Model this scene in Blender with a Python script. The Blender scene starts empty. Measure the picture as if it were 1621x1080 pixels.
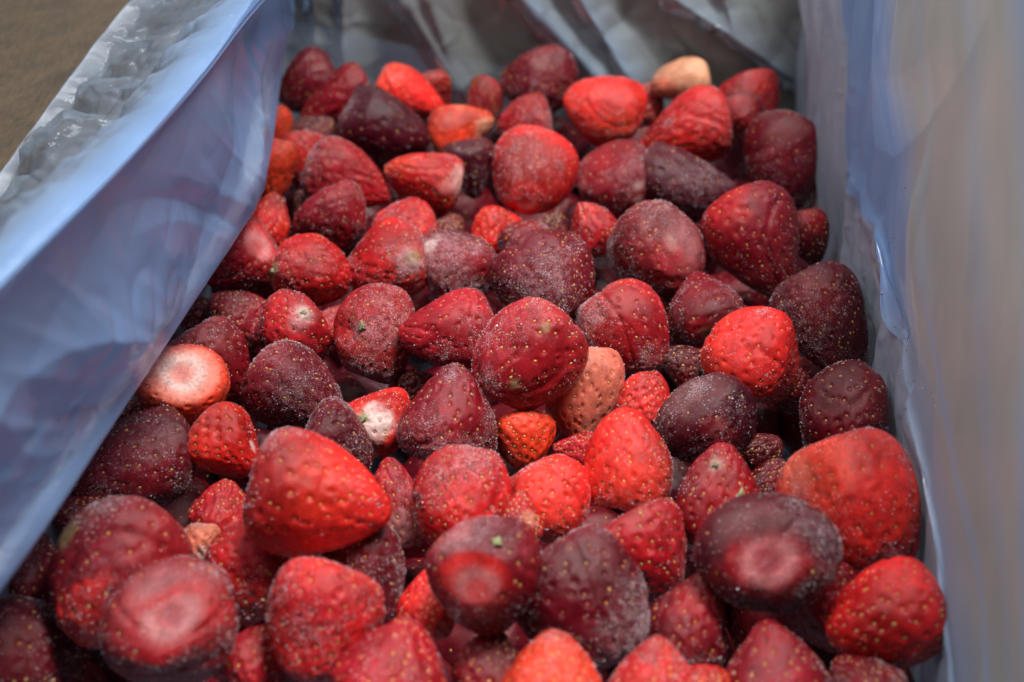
import bpy, math, zlib
import numpy as np
from mathutils import Matrix, Vector

sc = bpy.context.scene
COL = sc.collection
CM = 0.01

# ------------------------------------------------------------------ camera
PITCH = math.radians(33.6)
CAM_H = 0.2715                      # above the mean surface of the fruit (z = 0)
FPX = 50.0 / 36.0 * 1621.0          # focal length in photograph pixels
cam_d = bpy.data.cameras.new("camera")
cam = bpy.data.objects.new("camera", cam_d)
COL.objects.link(cam)
cam.location = (0, 0, CAM_H)
cam.rotation_euler = (math.pi / 2 - PITCH, 0, 0)
cam_d.lens = 50
cam_d.sensor_width = 36
cam_d.clip_start = 0.01
cam_d.clip_end = 50
cam_d.dof.use_dof = True
cam_d.dof.focus_distance = 0.455
cam_d.dof.aperture_fstop = 9.5
sc.camera = cam

# ------------------------------------------------------------------ light
world = bpy.data.worlds.new("World")
sc.world = world
world.use_nodes = True
bg = world.node_tree.nodes["Background"]
bg.inputs[0].default_value = (0.80, 0.90, 1.0, 1)
bg.inputs[1].default_value = 0.012


def area(name, loc, target, sx, sy, power, color):
    l = bpy.data.lights.new(name, 'AREA')
    l.shape = 'RECTANGLE'
    l.size, l.size_y = sx, sy
    l.energy = power
    l.color = color
    o = bpy.data.objects.new(name, l)
    COL.objects.link(o)
    o.location = loc
    d = Vector(target) - Vector(loc)
    o.rotation_euler = d.to_track_quat('-Z', 'Y').to_euler()
    return o


# fluorescent tubes overhead, with a fill and two glint lamps added
area("ceiling_or_added_lamp", (0.34, 0.36, 1.30), (0.04, 0.45, 0.0), 0.14, 0.6, 28.0, (1.0, 0.985, 0.96))
area("ceiling_or_added_lamp", (-0.50, 0.10, 1.30), (0.04, 0.45, 0.0), 0.14, 0.8, 8.5, (0.95, 0.98, 1.0))  # added left fill, brightens the right-hand film
area("ceiling_or_added_lamp", (0.10, 1.35, 1.30), (0.04, 0.45, 0.0), 1.0, 0.10, 3.0, (0.95, 0.98, 1.0))
area("ceiling_or_added_lamp", (-0.95, 2.10, 1.40), (-0.1, 0.45, 0.0), 0.9, 0.12, 8.0, (0.97, 0.99, 1.0))  # added far back-left to raise glints on the outer film
area("ceiling_or_added_lamp", (-0.75, 3.40, 1.60), (-0.1, 0.45, 0.0), 1.1, 0.13, 8.0, (0.97, 0.99, 1.0))  # second lamp added further back, again for film glints

sc.view_settings.view_transform = 'Standard'
sc.view_settings.look = 'None'
sc.view_settings.exposure = 0.0
sc.view_settings.gamma = 1.0
sc.view_settings.use_curve_mapping = False
sc.cycles.max_bounces = 7
sc.cycles.diffuse_bounces = 3
sc.cycles.glossy_bounces = 3
sc.cycles.transmission_bounces = 4
sc.cycles.use_adaptive_sampling = True
sc.cycles.adaptive_threshold = 0.025
sc.cycles.transparent_max_bounces = 16
sc.cycles.caustics_reflective = False
sc.cycles.caustics_refractive = False
sc.cycles.sample_clamp_indirect = 4.0

# ------------------------------------------------------------------ helpers
RIGHT = np.array([1.0, 0, 0])
FWD = np.array([0, math.cos(PITCH), -math.sin(PITCH)])
UP = np.array([0, math.sin(PITCH), math.cos(PITCH)])
EYE = np.array([0, 0, CAM_H])


def ray(px, py):
    """direction of the sight line through a point of the picture, unit depth along the optical axis"""
    return FWD + RIGHT * ((px - 810.5) / FPX) - UP * ((py - 540.0) / FPX)


def at(px, py, z=0.0):
    """the point of the place at height z seen at a picture point"""
    d = ray(px, py)
    return EYE + d * ((z - CAM_H) / d[2])


BA = math.radians(3.5)              # the box is turned a little against the view
BX = np.array([math.cos(BA), -math.sin(BA), 0])   # across the box
BY = np.array([math.sin(BA), math.cos(BA), 0])    # along the box


def box_pt(bx, by, z):
    return BX * bx + BY * by + np.array([0, 0, z])


def on_plane(px, py, n, off):
    d = ray(px, py)
    return EYE + d * ((off - EYE @ n) / (d @ n))


def tag(o, label=None, cat=None, group=None, kind=None):
    if label: o["label"] = label
    if cat: o["category"] = cat
    if group: o["group"] = group
    if kind: o["kind"] = kind
    return o


def make_mesh(name, v, f, smooth=True):
    v = np.ascontiguousarray(v, dtype=np.float32)
    f = np.ascontiguousarray(f, dtype=np.int32)
    k = f.shape[1]
    me = bpy.data.meshes.new(name)
    me.vertices.add(len(v))
    me.vertices.foreach_set("co", v.ravel())
    me.loops.add(f.size)
    me.loops.foreach_set("vertex_index", f.ravel())
    me.polygons.add(len(f))
    me.polygons.foreach_set("loop_start", np.arange(0, f.size, k, dtype=np.int32))
    me.polygons.foreach_set("use_smooth", np.full(len(f), smooth))
    me.update(calc_edges=True)
    return me


def add_obj(name, me, mat, parent=None, matrix=None):
    o = bpy.data.objects.new(name, me)
    COL.objects.link(o)
    if mat is not None:
        me.materials.append(mat)
    if parent is not None:
        o.parent = parent
    if matrix is not None:
        o.matrix_world = matrix
    return o


def color_attr(me, name, c):
    a = me.attributes.new(name, 'FLOAT_COLOR', 'POINT')
    full = np.ones((len(c), 4), np.float32)
    full[:, :3] = c
    a.data.foreach_set("color", full.ravel())


def float_attr(me, name, x):
    a = me.attributes.new(name, 'FLOAT', 'POINT')
    a.data.foreach_set("value", np.asarray(x, np.float32))


def new_mat(name):
    m = bpy.data.materials.new(name)
    m.use_nodes = True
    nt = m.node_tree
    nt.nodes.clear()
    return m, nt


def N(nt, typ, **kw):
    n = nt.nodes.new(typ)
    for k, v in kw.items():
        if k.startswith("i_"):
            n.inputs[k[2:].replace("_", " ")].default_value = v
        else:
            setattr(n, k, v)
    return n


def math_node(nt, op, a, b=None, c=None, clamp=False):
    n = nt.nodes.new("ShaderNodeMath")
    n.operation = op
    n.use_clamp = clamp
    for i, x in enumerate((a, b, c)):
        if x is None: continue
        if isinstance(x, (int, float)): n.inputs[i].default_value = x
        else: nt.links.new(x, n.inputs[i])
    return n.outputs[0]


def mix_col(nt, fac, a, b, mode='MIX'):
    n = nt.nodes.new("ShaderNodeMix")
    n.data_type = 'RGBA'
    n.blend_type = mode
    for s, x in ((n.inputs[0], fac), (n.inputs[6], a), (n.inputs[7], b)):
        if isinstance(x, (int, float)): s.default_value = x
        elif isinstance(x, tuple): s.default_value = (*x, 1)
        else: nt.links.new(x, s)
    return n.outputs[2]


def noise(nt, vec, scale, detail=2.0, rough=0.5):
    n = nt.nodes.new("ShaderNodeTexNoise")
    n.inputs["Scale"].default_value = scale
    n.inputs["Detail"].default_value = detail
    n.inputs["Roughness"].default_value = rough
    nt.links.new(vec, n.inputs["Vector"])
    return n.outputs["Fac"]


def smooth(nt, x, lo, hi):
    n = nt.nodes.new("ShaderNodeMapRange")
    n.interpolation_type = 'SMOOTHSTEP'
    n.inputs["From Min"].default_value = lo
    n.inputs["From Max"].default_value = hi
    nt.links.new(x, n.inputs["Value"])
    return n.outputs[0]


# ------------------------------------------------------------------ materials
def strawberry_material():
    m, nt = new_mat("frozen_strawberry")
    L = nt.links.new
    tc = N(nt, "ShaderNodeTexCoord")
    oi = N(nt, "ShaderNodeObjectInfo")
    add = N(nt, "ShaderNodeVectorMath", operation='ADD')
    L(tc.outputs["Object"], add.inputs[0])
    sh = math_node(nt, 'MULTIPLY', oi.outputs["Random"], 9.0)
    L(sh, add.inputs[1])
    P = add.outputs[0]
    tint = N(nt, "ShaderNodeAttribute", attribute_name="tint").outputs["Color"]
    fr = N(nt, "ShaderNodeAttribute", attribute_name="frost").outputs["Fac"]
    n1 = noise(nt, P, 190, 3)
    n2 = noise(nt, P, 900, 3, 0.6)
    v = math_node(nt, 'MULTIPLY_ADD', n1, 0.9, 0.53)
    v2 = math_node(nt, 'MULTIPLY_ADD', n2, 0.9, 0.55)
    vv = math_node(nt, 'MULTIPLY', v, v2)
    vv = math_node(nt, 'POWER', vv, 1.3)
    comb = N(nt, "ShaderNodeCombineXYZ")
    for i in range(3): L(vv, comb.inputs[i])
    c1 = mix_col(nt, 1.0, tint, comb.outputs[0], 'MULTIPLY')
    # thin bloom of ice over the skin
    bl = math_node(nt, 'MULTIPLY', smooth(nt, n1, 0.38, 0.72), fr)
    bl = math_node(nt, 'MULTIPLY', bl, 0.05)
    c2 = mix_col(nt, bl, c1, (0.50, 0.27, 0.33))
    # grains of frost
    g1 = noise(nt, P, 2900, 3, 0.7)
    g2 = noise(nt, P, 480, 2)
    gsum = math_node(nt, 'ADD', math_node(nt, 'MULTIPLY', g1, 0.72), math_node(nt, 'MULTIPLY', g2, 0.28))
    gsum = math_node(nt, 'ADD', gsum, math_node(nt, 'MULTIPLY', fr, 0.17))
    gm = smooth(nt, gsum, 0.632, 0.72)
    gm = math_node(nt, 'MULTIPLY', gm, smooth(nt, fr, 0.02, 0.5))
    gmc = math_node(nt, 'MULTIPLY', gm, 0.50)
    icy = mix_col(nt, 0.52, (0.84, 0.66, 0.68), mix_col(nt, 1.0, tint, (2.2, 2.4, 2.4), 'MULTIPLY'))
    c3 = mix_col(nt, gmc, c2, icy)
    rough = math_node(nt, 'MULTIPLY_ADD', gm, 0.28, 0.09)
    rough = math_node(nt, 'ADD', rough, math_node(nt, 'MULTIPLY', n2, 0.12))
    b = N(nt, "ShaderNodeBsdfPrincipled")
    L(c3, b.inputs["Base Color"])
    L(rough, b.inputs["Roughness"])
    b.inputs["IOR"].default_value = 1.38
    b.inputs["Subsurface Weight"].default_value = 0.0
    b.inputs["Subsurface Radius"].default_value = (1.0, 0.22, 0.14)
    b.inputs["Subsurface Scale"].default_value = 0.0028
    hs = math_node(nt, 'ADD', math_node(nt, 'MULTIPLY', n2, 0.40), math_node(nt, 'MULTIPLY', gm, 0.8))
    hs = math_node(nt, 'ADD', hs, math_node(nt, 'MULTIPLY', g1, 0.6))
    bp = N(nt, "ShaderNodeBump")
    bp.inputs["Strength"].default_value = 0.75
    bp.inputs["Distance"].default_value = 0.00042
    L(hs, bp.inputs["Height"])
    L(bp.outputs[0], b.inputs["Normal"])
    out = N(nt, "ShaderNodeOutputMaterial")
    L(b.outputs[0], out.inputs[0])
    return m


def seed_material():
    m, nt = new_mat("strawberry_seed")
    L = nt.links.new
    c = N(nt, "ShaderNodeAttribute", attribute_name="tint").outputs["Color"]
    b = N(nt, "ShaderNodeBsdfPrincipled")
    L(c, b.inputs["Base Color"])
    b.inputs["Roughness"].default_value = 0.32
    out = N(nt, "ShaderNodeOutputMaterial")
    L(b.outputs[0], out.inputs[0])
    return m


def ice_material():
    m, nt = new_mat("ice_crystal")
    b = N(nt, "ShaderNodeBsdfPrincipled")
    b.inputs["Base Color"].default_value = (0.66, 0.55, 0.59, 1)
    b.inputs["Roughness"].default_value = 0.10
    b.inputs["IOR"].default_value = 1.31
    out = N(nt, "ShaderNodeOutputMaterial")
    nt.links.new(b.outputs[0], out.inputs[0])
    return m


def leaf_material():
    m, nt = new_mat("dried_calyx")
    tc = N(nt, "ShaderNodeTexCoord")
    n = noise(nt, tc.outputs["Object"], 900, 3)
    c = mix_col(nt, n, (0.10, 0.13, 0.04), (0.42, 0.42, 0.22))
    b = N(nt, "ShaderNodeBsdfPrincipled")
    nt.links.new(c, b.inputs["Base Color"])
    b.inputs["Roughness"].default_value = 0.6
    out = N(nt, "ShaderNodeOutputMaterial")
    nt.links.new(b.outputs[0], out.inputs[0])
    return m


def film_material(name, base, opacity, rough, deep, gloss=1.0):
    """milky polyethylene film: part of the light passes straight, part is scattered, the skin shines"""
    m, nt = new_mat(name)
    L = nt.links.new
    tc = N(nt, "ShaderNodeTexCoord")
    P = tc.outputs["Object"]
    lay = N(nt, "ShaderNodeAttribute", attribute_name="layers").outputs["Fac"]
    n1 = noise(nt, P, 45, 3)
    n2 = noise(nt, P, 420, 4, 0.6)
    op = math_node(nt, 'ADD', opacity - 0.10, math_node(nt, 'MULTIPLY', n1, 0.20))
    op = math_node(nt, 'ADD', op, math_node(nt, 'MULTIPLY', lay, 0.42), None, True)
    col = mix_col(nt, math_node(nt, 'MULTIPLY', lay, 1.0, None, True), base, deep)
    dif = N(nt, "ShaderNodeBsdfDiffuse")
    trl = N(nt, "ShaderNodeBsdfTranslucent")
    L(col, dif.inputs[0]); L(col, trl.inputs[0])
    milk = N(nt, "ShaderNodeMixShader"); milk.inputs[0].default_value = 0.42
    L(dif.outputs[0], milk.inputs[1]); L(trl.outputs[0], milk.inputs[2])
    tr = N(nt, "ShaderNodeBsdfTransparent"); tr.inputs[0].default_value = (0.90, 0.95, 0.99, 1)
    body = N(nt, "ShaderNodeMixShader")
    L(op, body.inputs[0]); L(tr.outputs[0], body.inputs[1]); L(milk.outputs[0], body.inputs[2])
    bp = N(nt, "ShaderNodeBump")
    bp.inputs["Strength"].default_value = 0.35
    bp.inputs["Distance"].default_value = 0.0006
    L(n2, bp.inputs["Height"])
    gl = N(nt, "ShaderNodeBsdfGlossy"); gl.inputs["Roughness"].default_value = rough
    L(bp.outputs[0], gl.inputs["Normal"])
    fz = N(nt, "ShaderNodeFresnel"); fz.inputs[0].default_value = 1.5
    L(bp.outputs[0], fz.inputs["Normal"])
    fm = math_node(nt, 'MULTIPLY', fz.outputs[0], gloss, None, True)
    top = N(nt, "ShaderNodeMixShader")
    L(fm, top.inputs[0]); L(body.outputs[0], top.inputs[1]); L(gl.outputs[0], top.inputs[2])
    out = N(nt, "ShaderNodeOutputMaterial")
    L(top.outputs[0], out.inputs[0])
    return m


def cardboard_material():
    m, nt = new_mat("brown_cardboard")
    L = nt.links.new
    tc = N(nt, "ShaderNodeTexCoord")
    mp = N(nt, "ShaderNodeMapping"); mp.inputs["Scale"].default_value = (1, 0.25, 1)
    L(tc.outputs["Object"], mp.inputs[0])
    a = noise(nt, mp.outputs[0], 700, 4, 0.6)
    c = noise(nt, tc.outputs["Object"], 55, 3)
    fl = noise(nt, mp.outputs[0], 160, 2)
    k = math_node(nt, 'ADD', math_node(nt, 'MULTIPLY', a, 0.55), math_node(nt, 'MULTIPLY', c, 0.45))
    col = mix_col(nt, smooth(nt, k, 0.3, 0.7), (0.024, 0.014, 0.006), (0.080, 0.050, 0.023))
    b = N(nt, "ShaderNodeBsdfPrincipled")
    L(col, b.inputs["Base Color"])
    b.inputs["Roughness"].default_value = 0.72
    bp = N(nt, "ShaderNodeBump"); bp.inputs["Strength"].default_value = 0.22; bp.inputs["Distance"].default_value = 0.0006
    L(math_node(nt, 'ADD', a, fl), bp.inputs["Height"]); L(bp.outputs[0], b.inputs["Normal"])
    out = N(nt, "ShaderNodeOutputMaterial")
    L(b.outputs[0], out.inputs[0])
    return m


def floor_material():
    m, nt = new_mat("concrete")
    tc = N(nt, "ShaderNodeTexCoord")
    n = noise(nt, tc.outputs["Object"], 14, 5)
    c = mix_col(nt, n, (0.16, 0.16, 0.155), (0.30, 0.30, 0.29))
    b = N(nt, "ShaderNodeBsdfPrincipled")
    nt.links.new(c, b.inputs["Base Color"])
    b.inputs["Roughness"].default_value = 0.8
    out = N(nt, "ShaderNodeOutputMaterial")
    nt.links.new(b.outputs[0], out.inputs[0])
    return m


M_BERRY, M_SEED, M_ICE, M_LEAF = strawberry_material(), seed_material(), ice_material(), leaf_material()
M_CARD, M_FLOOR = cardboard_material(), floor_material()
M_FILM_L = film_material("blue_bag_film", (0.60, 0.73, 0.92), 0.38, 0.11, (0.32, 0.54, 0.95), 0.55)
M_FILM_B = film_material("blue_bag_film_far", (0.64, 0.67, 0.62), 0.42, 0.20, (0.36, 0.52, 0.74), 0.7)
M_FILM_W = film_material("blue_bag_film_inside", (0.84, 0.81, 0.73), 0.74, 0.24, (0.34, 0.52, 0.88), 0.25)

# ------------------------------------------------------------------ setting: floor, carton
Z_BOTTOM = -0.12
XL, XR, YF, YB = -0.160, 0.106, 0.155, 0.655      # inner faces of the carton, box coordinates
Z_TOP = 0.066

me = make_mesh("floor", [(-3, -3, 0), (3, -3, 0), (3, 3, 0), (-3, 3, 0)], [(0, 1, 2, 3)])
fl = add_obj("floor", me, M_FLOOR)
fl.location = (0, 0, Z_BOTTOM - 0.006)
tag(fl, "grey concrete floor under the carton", kind="structure")

box = bpy.data.objects.new("cardboard_box", None)
COL.objects.link(box)
tag(box, "open brown cardboard carton lined with a blue plastic bag", "box")


def slab(name, c, parent):
    """eight corners given as two rings of four: a bent board with rounded edges"""
    import bmesh
    bm = bmesh.new()
    vs = [bm.verts.new(tuple(p)) for p in c]
    for q in ((0, 1, 2, 3), (7, 6, 5, 4), (0, 4, 5, 1), (1, 5, 6, 2), (2, 6, 7, 3), (3, 7, 4, 0)):
        bm.faces.new([vs[i] for i in q])
    bmesh.ops.recalc_face_normals(bm, faces=bm.faces)
    bmesh.ops.bevel(bm, geom=list(bm.edges), offset=0.0012, segments=2, affect='EDGES')
    me = bpy.data.meshes.new(name)
    bm.to_mesh(me); bm.free()
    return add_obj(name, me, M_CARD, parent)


TH = 0.005


def wall(name, x0, x1, y0, y1, z0, z1, lean=(0, 0)):
    lo = [(x0, y0), (x1, y0), (x1, y1), (x0, y1)]
    c = [box_pt(x, y, z0) for x, y in lo] + [box_pt(x + lean[0], y + lean[1], z1) for x, y in lo]
    return slab(name, c, box)


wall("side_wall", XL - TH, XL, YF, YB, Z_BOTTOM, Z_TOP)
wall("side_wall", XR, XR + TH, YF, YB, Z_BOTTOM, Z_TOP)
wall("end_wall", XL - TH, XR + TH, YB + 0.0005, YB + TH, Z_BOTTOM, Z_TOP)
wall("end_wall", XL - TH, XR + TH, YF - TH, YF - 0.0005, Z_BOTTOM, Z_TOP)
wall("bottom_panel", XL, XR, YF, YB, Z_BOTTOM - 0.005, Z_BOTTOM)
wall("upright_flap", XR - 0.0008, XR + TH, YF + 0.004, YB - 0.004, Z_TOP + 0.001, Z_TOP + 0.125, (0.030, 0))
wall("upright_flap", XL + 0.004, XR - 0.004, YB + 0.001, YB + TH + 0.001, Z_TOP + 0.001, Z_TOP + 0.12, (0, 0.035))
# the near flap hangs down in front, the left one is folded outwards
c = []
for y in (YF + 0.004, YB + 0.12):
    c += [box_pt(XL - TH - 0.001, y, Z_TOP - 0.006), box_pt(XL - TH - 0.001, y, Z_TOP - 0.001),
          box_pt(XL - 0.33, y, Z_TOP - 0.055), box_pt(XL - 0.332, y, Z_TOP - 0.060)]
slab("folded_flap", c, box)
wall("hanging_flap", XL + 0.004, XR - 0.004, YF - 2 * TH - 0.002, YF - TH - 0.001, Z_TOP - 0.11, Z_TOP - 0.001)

# ------------------------------------------------------------------ the bag
bag = bpy.data.objects.new("plastic_bag", None)
COL.objects.link(bag)
tag(bag, "translucent blue plastic liner bag folded over the rim of the carton", "bag")


def catmull(p, n):
    """p: (k, ...) control values -> n samples along the first axis"""
    k = len(p)
    t = np.linspace(0, k - 1, n)
    i = np.clip(t.astype(int), 0, k - 2)
    f = (t - i).reshape(-1, *([1] * (p.ndim - 1)))
    p0, p1, p2, p3 = p[np.clip(i - 1, 0, k - 1)], p[i], p[i + 1], p[np.clip(i + 2, 0, k - 1)]
    m1, m2 = (p2 - p0) * 0.5, (p3 - p1) * 0.5
    return ((2 * f**3 - 3 * f**2 + 1) * p1 + (f**3 - 2 * f**2 + f) * m1
            + (-2 * f**3 + 3 * f**2) * p2 + (f**3 - f**2) * m2)


def grid_normals(g):
    du = np.gradient(g, axis=0); dv = np.gradient(g, axis=1)
    n = np.cross(du, dv)
    return n / (np.linalg.norm(n, axis=2, keepdims=True) + 1e-12)


def grid_faces(a, b):
    i = np.arange(a * b).reshape(a, b)
    return np.stack([i[:-1, :-1], i[1:, :-1], i[1:, 1:], i[:-1, 1:]], -1).reshape(-1, 4)


def crumple(rng, g, bands, stretch=None, s=1.0):
    """stiff film: sharp valleys and ridges where smooth swells change sign, as a height over the sheet"""
    pos = g.reshape(-1, 3)
    h = np.zeros(len(pos))
    for freq, slope in bands:
        for _ in range(2):
            q = np.zeros(len(pos))
            for _k in range(5):
                k = rng.normal(size=3)
                if stretch is not None: k = k - stretch * (k @ stretch) * (1 - 1 / s)
                k *= freq * rng.uniform(0.7, 1.4) / np.linalg.norm(k)
                q += np.sin(pos @ k + rng.uniform(0, 6.28))
            q /= 1.6
            gate = 0.35 + 0.65 * np.clip(np.sin(pos @ (rng.normal(size=3) * freq * 0.12) + rng.uniform(0, 6)) + 0.4, 0, 1)
            h += (1.0 - np.minimum(np.abs(q), 1.0)) ** 1.0 * gate * slope / freq * rng.choice([-1, 1])
    return h.reshape(g.shape[:2])


def film(name, g, layers, mat, label=None):
    a, b = g.shape[:2]
    me = make_mesh(name, g.reshape(-1, 3), grid_faces(a, b))
    float_attr(me, "layers", layers.ravel())
    o = add_obj(name, me, mat, bag)
    if label: o["label"] = label
    return o


# left side: the film comes up from the fruit, bulges inwards, rolls over the rim and lies out on the folded flap
rng = np.random.default_rng(5)
outer = [(360, -170), (205, 0), (130, 92), (60, 188), (-2, 272), (-75, 368), (-160, 490), (-260, 660), (-380, 860)]
ridge = [(545, -130), (412, 5), (318, 122), (215, 235), (105, 345), (-8, 455), (-125, 575), (-250, 730), (-370, 900)]
inner = [(476, -90), (452, 60), (430, 225), (404, 322), (302, 485), (190, 655), (62, 850), (-80, 1040), (-220, 1230)]
zo = [6.0, 6.0, 5.9, 5.9, 5.8, 5.8, 5.8, 5.8, 5.8]
zr = [10.0, 10.5, 11.1, 11.8, 12.5, 13.0, 13.4, 13.6, 13.6]
zi = [4.0, 3.4, 2.9, 2.8, 3.2, 3.8, 4.4, 4.6, 4.6]
fn_ = BX * -0.055 + np.array([0, 0, 0.324]); fn_ /= np.linalg.norm(fn_)
fo_ = fn_ @ box_pt(XL - TH - 0.001, 0.4, Z_TOP - 0.001)
st = []
for o_, r_, i_, a_, b_, c_ in zip(outer, ridge, inner, zo, zr, zi):
    O, R_, I = on_plane(*o_, fn_, fo_ + 0.006), at(*r_, b_ * CM), at(*i_, c_ * CM)
    m1 = O * 0.55 + R_ * 0.45 + np.array([0, 0, 0.005])
    m0 = O * 0.82 + R_ * 0.18 + np.array([0, 0, 0.004])
    roll = R_ * 0.80 + O * 0.20 + np.array([0, 0, 0.006])
    r2 = R_ * 0.80 + I * 0.20 + np.array([0, 0, 0.008])
    m2 = R_ * 0.48 + I * 0.52 + np.array([0, 0, 0.003])
    m3 = R_ * 0.16 + I * 0.84 + np.array([0, 0, -0.001])
    ib = I @ BX
    t1 = I + BX * (-0.014) + np.array([0, 0, -0.003])
    t2 = BX * (XL + 0.010) + BY * (I @ BY) + np.array([0, 0, I[2] - 0.012])
    st.append([O, m0, m1, roll, R_, r2, m2, m3, I, t1, t2])
NU, NV = 380, 380
g = catmull(np.array(st), NU)
g = np.swapaxes(catmull(np.swapaxes(g, 0, 1), NV), 0, 1)
nrm = grid_normals(g)
if nrm[..., 2].mean() < 0: nrm = -nrm
v = np.linspace(0, 10, NV)[None, :]
u = np.linspace(0, 8, NU)[:, None]
along = BY
outer_side = np.exp(-((np.maximum(v, 2.1) - 2.1) / 0.8) ** 2)
inner_side = np.exp(-((v - 6.9) / 1.4) ** 2)
roll_dir = g[-1, 200] - g[0, 200]; roll_dir /= np.linalg.norm(roll_dir)
soft_folds = crumple(rng, g, ((34, 0.30),), roll_dir, 3.0)
cross = g[190, 130] - g[190, 10]; cross /= np.linalg.norm(cross)
hard = crumple(rng, g, ((70, 0.26), (170, 0.48)), cross, 3.0) + crumple(rng, g, ((420, 0.34),), cross, 1.6)
down_ = g[190, 300] - g[190, 170]; down_ /= np.linalg.norm(down_)
hard_in = crumple(rng, g, ((34, 0.26), (90, 0.24), (240, 0.22)), down_, 4.0)
wr = soft_folds * (0.15 + 0.5 * inner_side + 0.3 * outer_side) + hard * outer_side * 1.1 + hard_in * inner_side * 0.9
edge_keep = np.clip((7.9 - v) / 1.2, 0, 1) * np.clip(v / 0.35, 0.1, 1)
g2 = g + nrm * (wr * edge_keep)[..., None]
lay = np.clip(0.95 * np.exp(-((v - 4.0) / np.where(v > 4, 1.9, 1.25)) ** 2) + 0.88 * np.clip((v - 5.0) / 1.2, 0, 1) - 0.40 * np.exp(-((v - 1.5) / 1.2) ** 2) + 0.5 * np.exp(-((v - 0.0) / 0.07) ** 2), -0.9, 1.15) + 0 * u
film("folded_side", g2, lay, M_FILM_L)

# right side: pleated film standing against the wall and the upright flap
rng = np.random.default_rng(11)
rows = [-140, 0, 130, 260, 400, 560, 700, 850, 1000, 1180]
cols = [
    [1258, 1276, 1296, 1350, 1428, 1470, 1530, 1610, 1760],
    [1264, 1282, 1320, 1368, 1430, 1472, 1535, 1615, 1770],
    [1266, 1292, 1326, 1374, 1432, 1476, 1545, 1625, 1780],
    [1288, 1304, 1324, 1378, 1434, 1478, 1548, 1630, 1790],
    [1308, 1334, 1382, 1404, 1444, 1482, 1550, 1632, 1790],
    [1366, 1384, 1410, 1428, 1456, 1494, 1552, 1630, 1790],
    [1412, 1424, 1440, 1456, 1484, 1512, 1560, 1622, 1780],
    [1460, 1467, 1477, 1488, 1514, 1542, 1580, 1622, 1770],
    [1477, 1484, 1494, 1506, 1534, 1562, 1592, 1625, 1770],
    [1484, 1492, 1504, 1518, 1548, 1578, 1606, 1640, 1780]]
offs = [0.5, 0.8, 1.15, 0.85, 1.05, 0.80, 0.6, 0.9, 0.5]
ctl = []
for y, cs in zip(rows, cols):
    line_ = []
    for j, (x, f) in enumerate(zip(cs, offs)):
        f = 0.75 + (f - 0.75) * (1.0 if y < 500 else 0.45)
        line_.append(on_plane(x, y, BX, XR - 0.003 - f * CM))
    p0 = line_[0] + np.array([0, 0, -0.03]) + BX * 0.002
    ctl.append([p0] + line_)
g = catmull(np.array(ctl), 320)
g = np.swapaxes(catmull(np.swapaxes(g, 0, 1), 300), 0, 1)
nrm = grid_normals(g)
if (nrm @ BX).mean() > 0: nrm = -nrm
v = np.linspace(0, 9, 300)[None, :]
u = np.linspace(0, 9, 320)[:, None]
updir = np.array([0.0, 0.25, 1.0])
ud = updir / np.linalg.norm(updir)
wr = crumple(rng, g, ((45, 0.20), (120, 0.24)), ud, 2.5) * (1 - 0.7 * np.clip((v - 5.0) / 1.5, 0, 1)) + crumple(rng, g, ((170, 0.22), (420, 0.16))) * np.exp(-((v - 2.4) / 1.5) ** 2)
g2 = g + nrm * (wr * np.clip(v / 1.2, 0.1, 1) * (1 - 0.55 * np.clip((u - 4.6) / 1.5, 0, 1)))[..., None]
far = np.clip((4.8 - u) / 1.2, 0, 1)
step = lambda a, w: 1 / (1 + np.exp(-(v - a) / w))
pleat = 0.40 * (1 - step(4.6, 0.25)) + (step(3.05, 0.05) - step(4.9, 0.10)) * (0.15 + 0.55 * far) + 0.10 \
    + 0.55 * np.exp(-((v - 8.1) / 0.25) ** 2) + 0.45 * np.exp(-((v - 5.6) / 0.25) ** 2) * (1 - 0.6 * far) + 0.25 * np.exp(-((v - 7.0) / 0.2) ** 2)
film("upright_side", g2, pleat, M_FILM_W)
# grains of frost caught on the film
n_ = 150
iu = np.clip((4.4 + rng.normal(size=n_) * 0.7) / 9 * 319, 0, 318).astype(int)
iv_ = np.clip((3.9 + rng.normal(size=n_) * 0.7) / 9 * 299, 0, 298).astype(int)
tet = np.array([(1, 1, 1), (-1, -1, 1), (-1, 1, -1), (1, -1, -1)], float)
gp = g2[iu, iv_][:, None, :] + (tet[None] * rng.uniform(0.5, 1.2, (n_, 4, 3))) * (0.00010 + 0.00030 * rng.random(n_) ** 3)[:, None, None] + nrm[iu, iv_][:, None, :] * 0.0002
gf = (np.array([(0, 2, 1), (0, 1, 3), (0, 3, 2), (1, 2, 3)])[None] + (np.arange(n_) * 4)[:, None, None]).reshape(-1, 3)
gr = add_obj("frost_grains", make_mesh("frost_grains", gp.reshape(-1, 3), gf, False), M_ICE, bag)
gr["kind"] = "stuff"

# far end: film over the end wall with slanting folds
rng = np.random.default_rng(23)
nx, ny = 260, 110
X, Y = np.meshgrid(np.linspace(380, 1300, nx), np.linspace(-190, 190, ny), indexing='ij')


def fold(ax, ay, bx, by, w, one_sided=True):
    t = np.array([bx - ax, by - ay], float); ln = np.linalg.norm(t); t /= ln
    al = (X - ax) * t[0] + (Y - ay) * t[1]
    ac = -(X - ax) * t[1] + (Y - ay) * t[0]
    win = 1 / (1 + np.exp(-(al + 30) / 20)) * 1 / (1 + np.exp((al - ln - 30) / 20))
    return np.where(ac > 0, np.exp(-ac / (w * 0.25)), np.exp(ac / w)) * win


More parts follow.
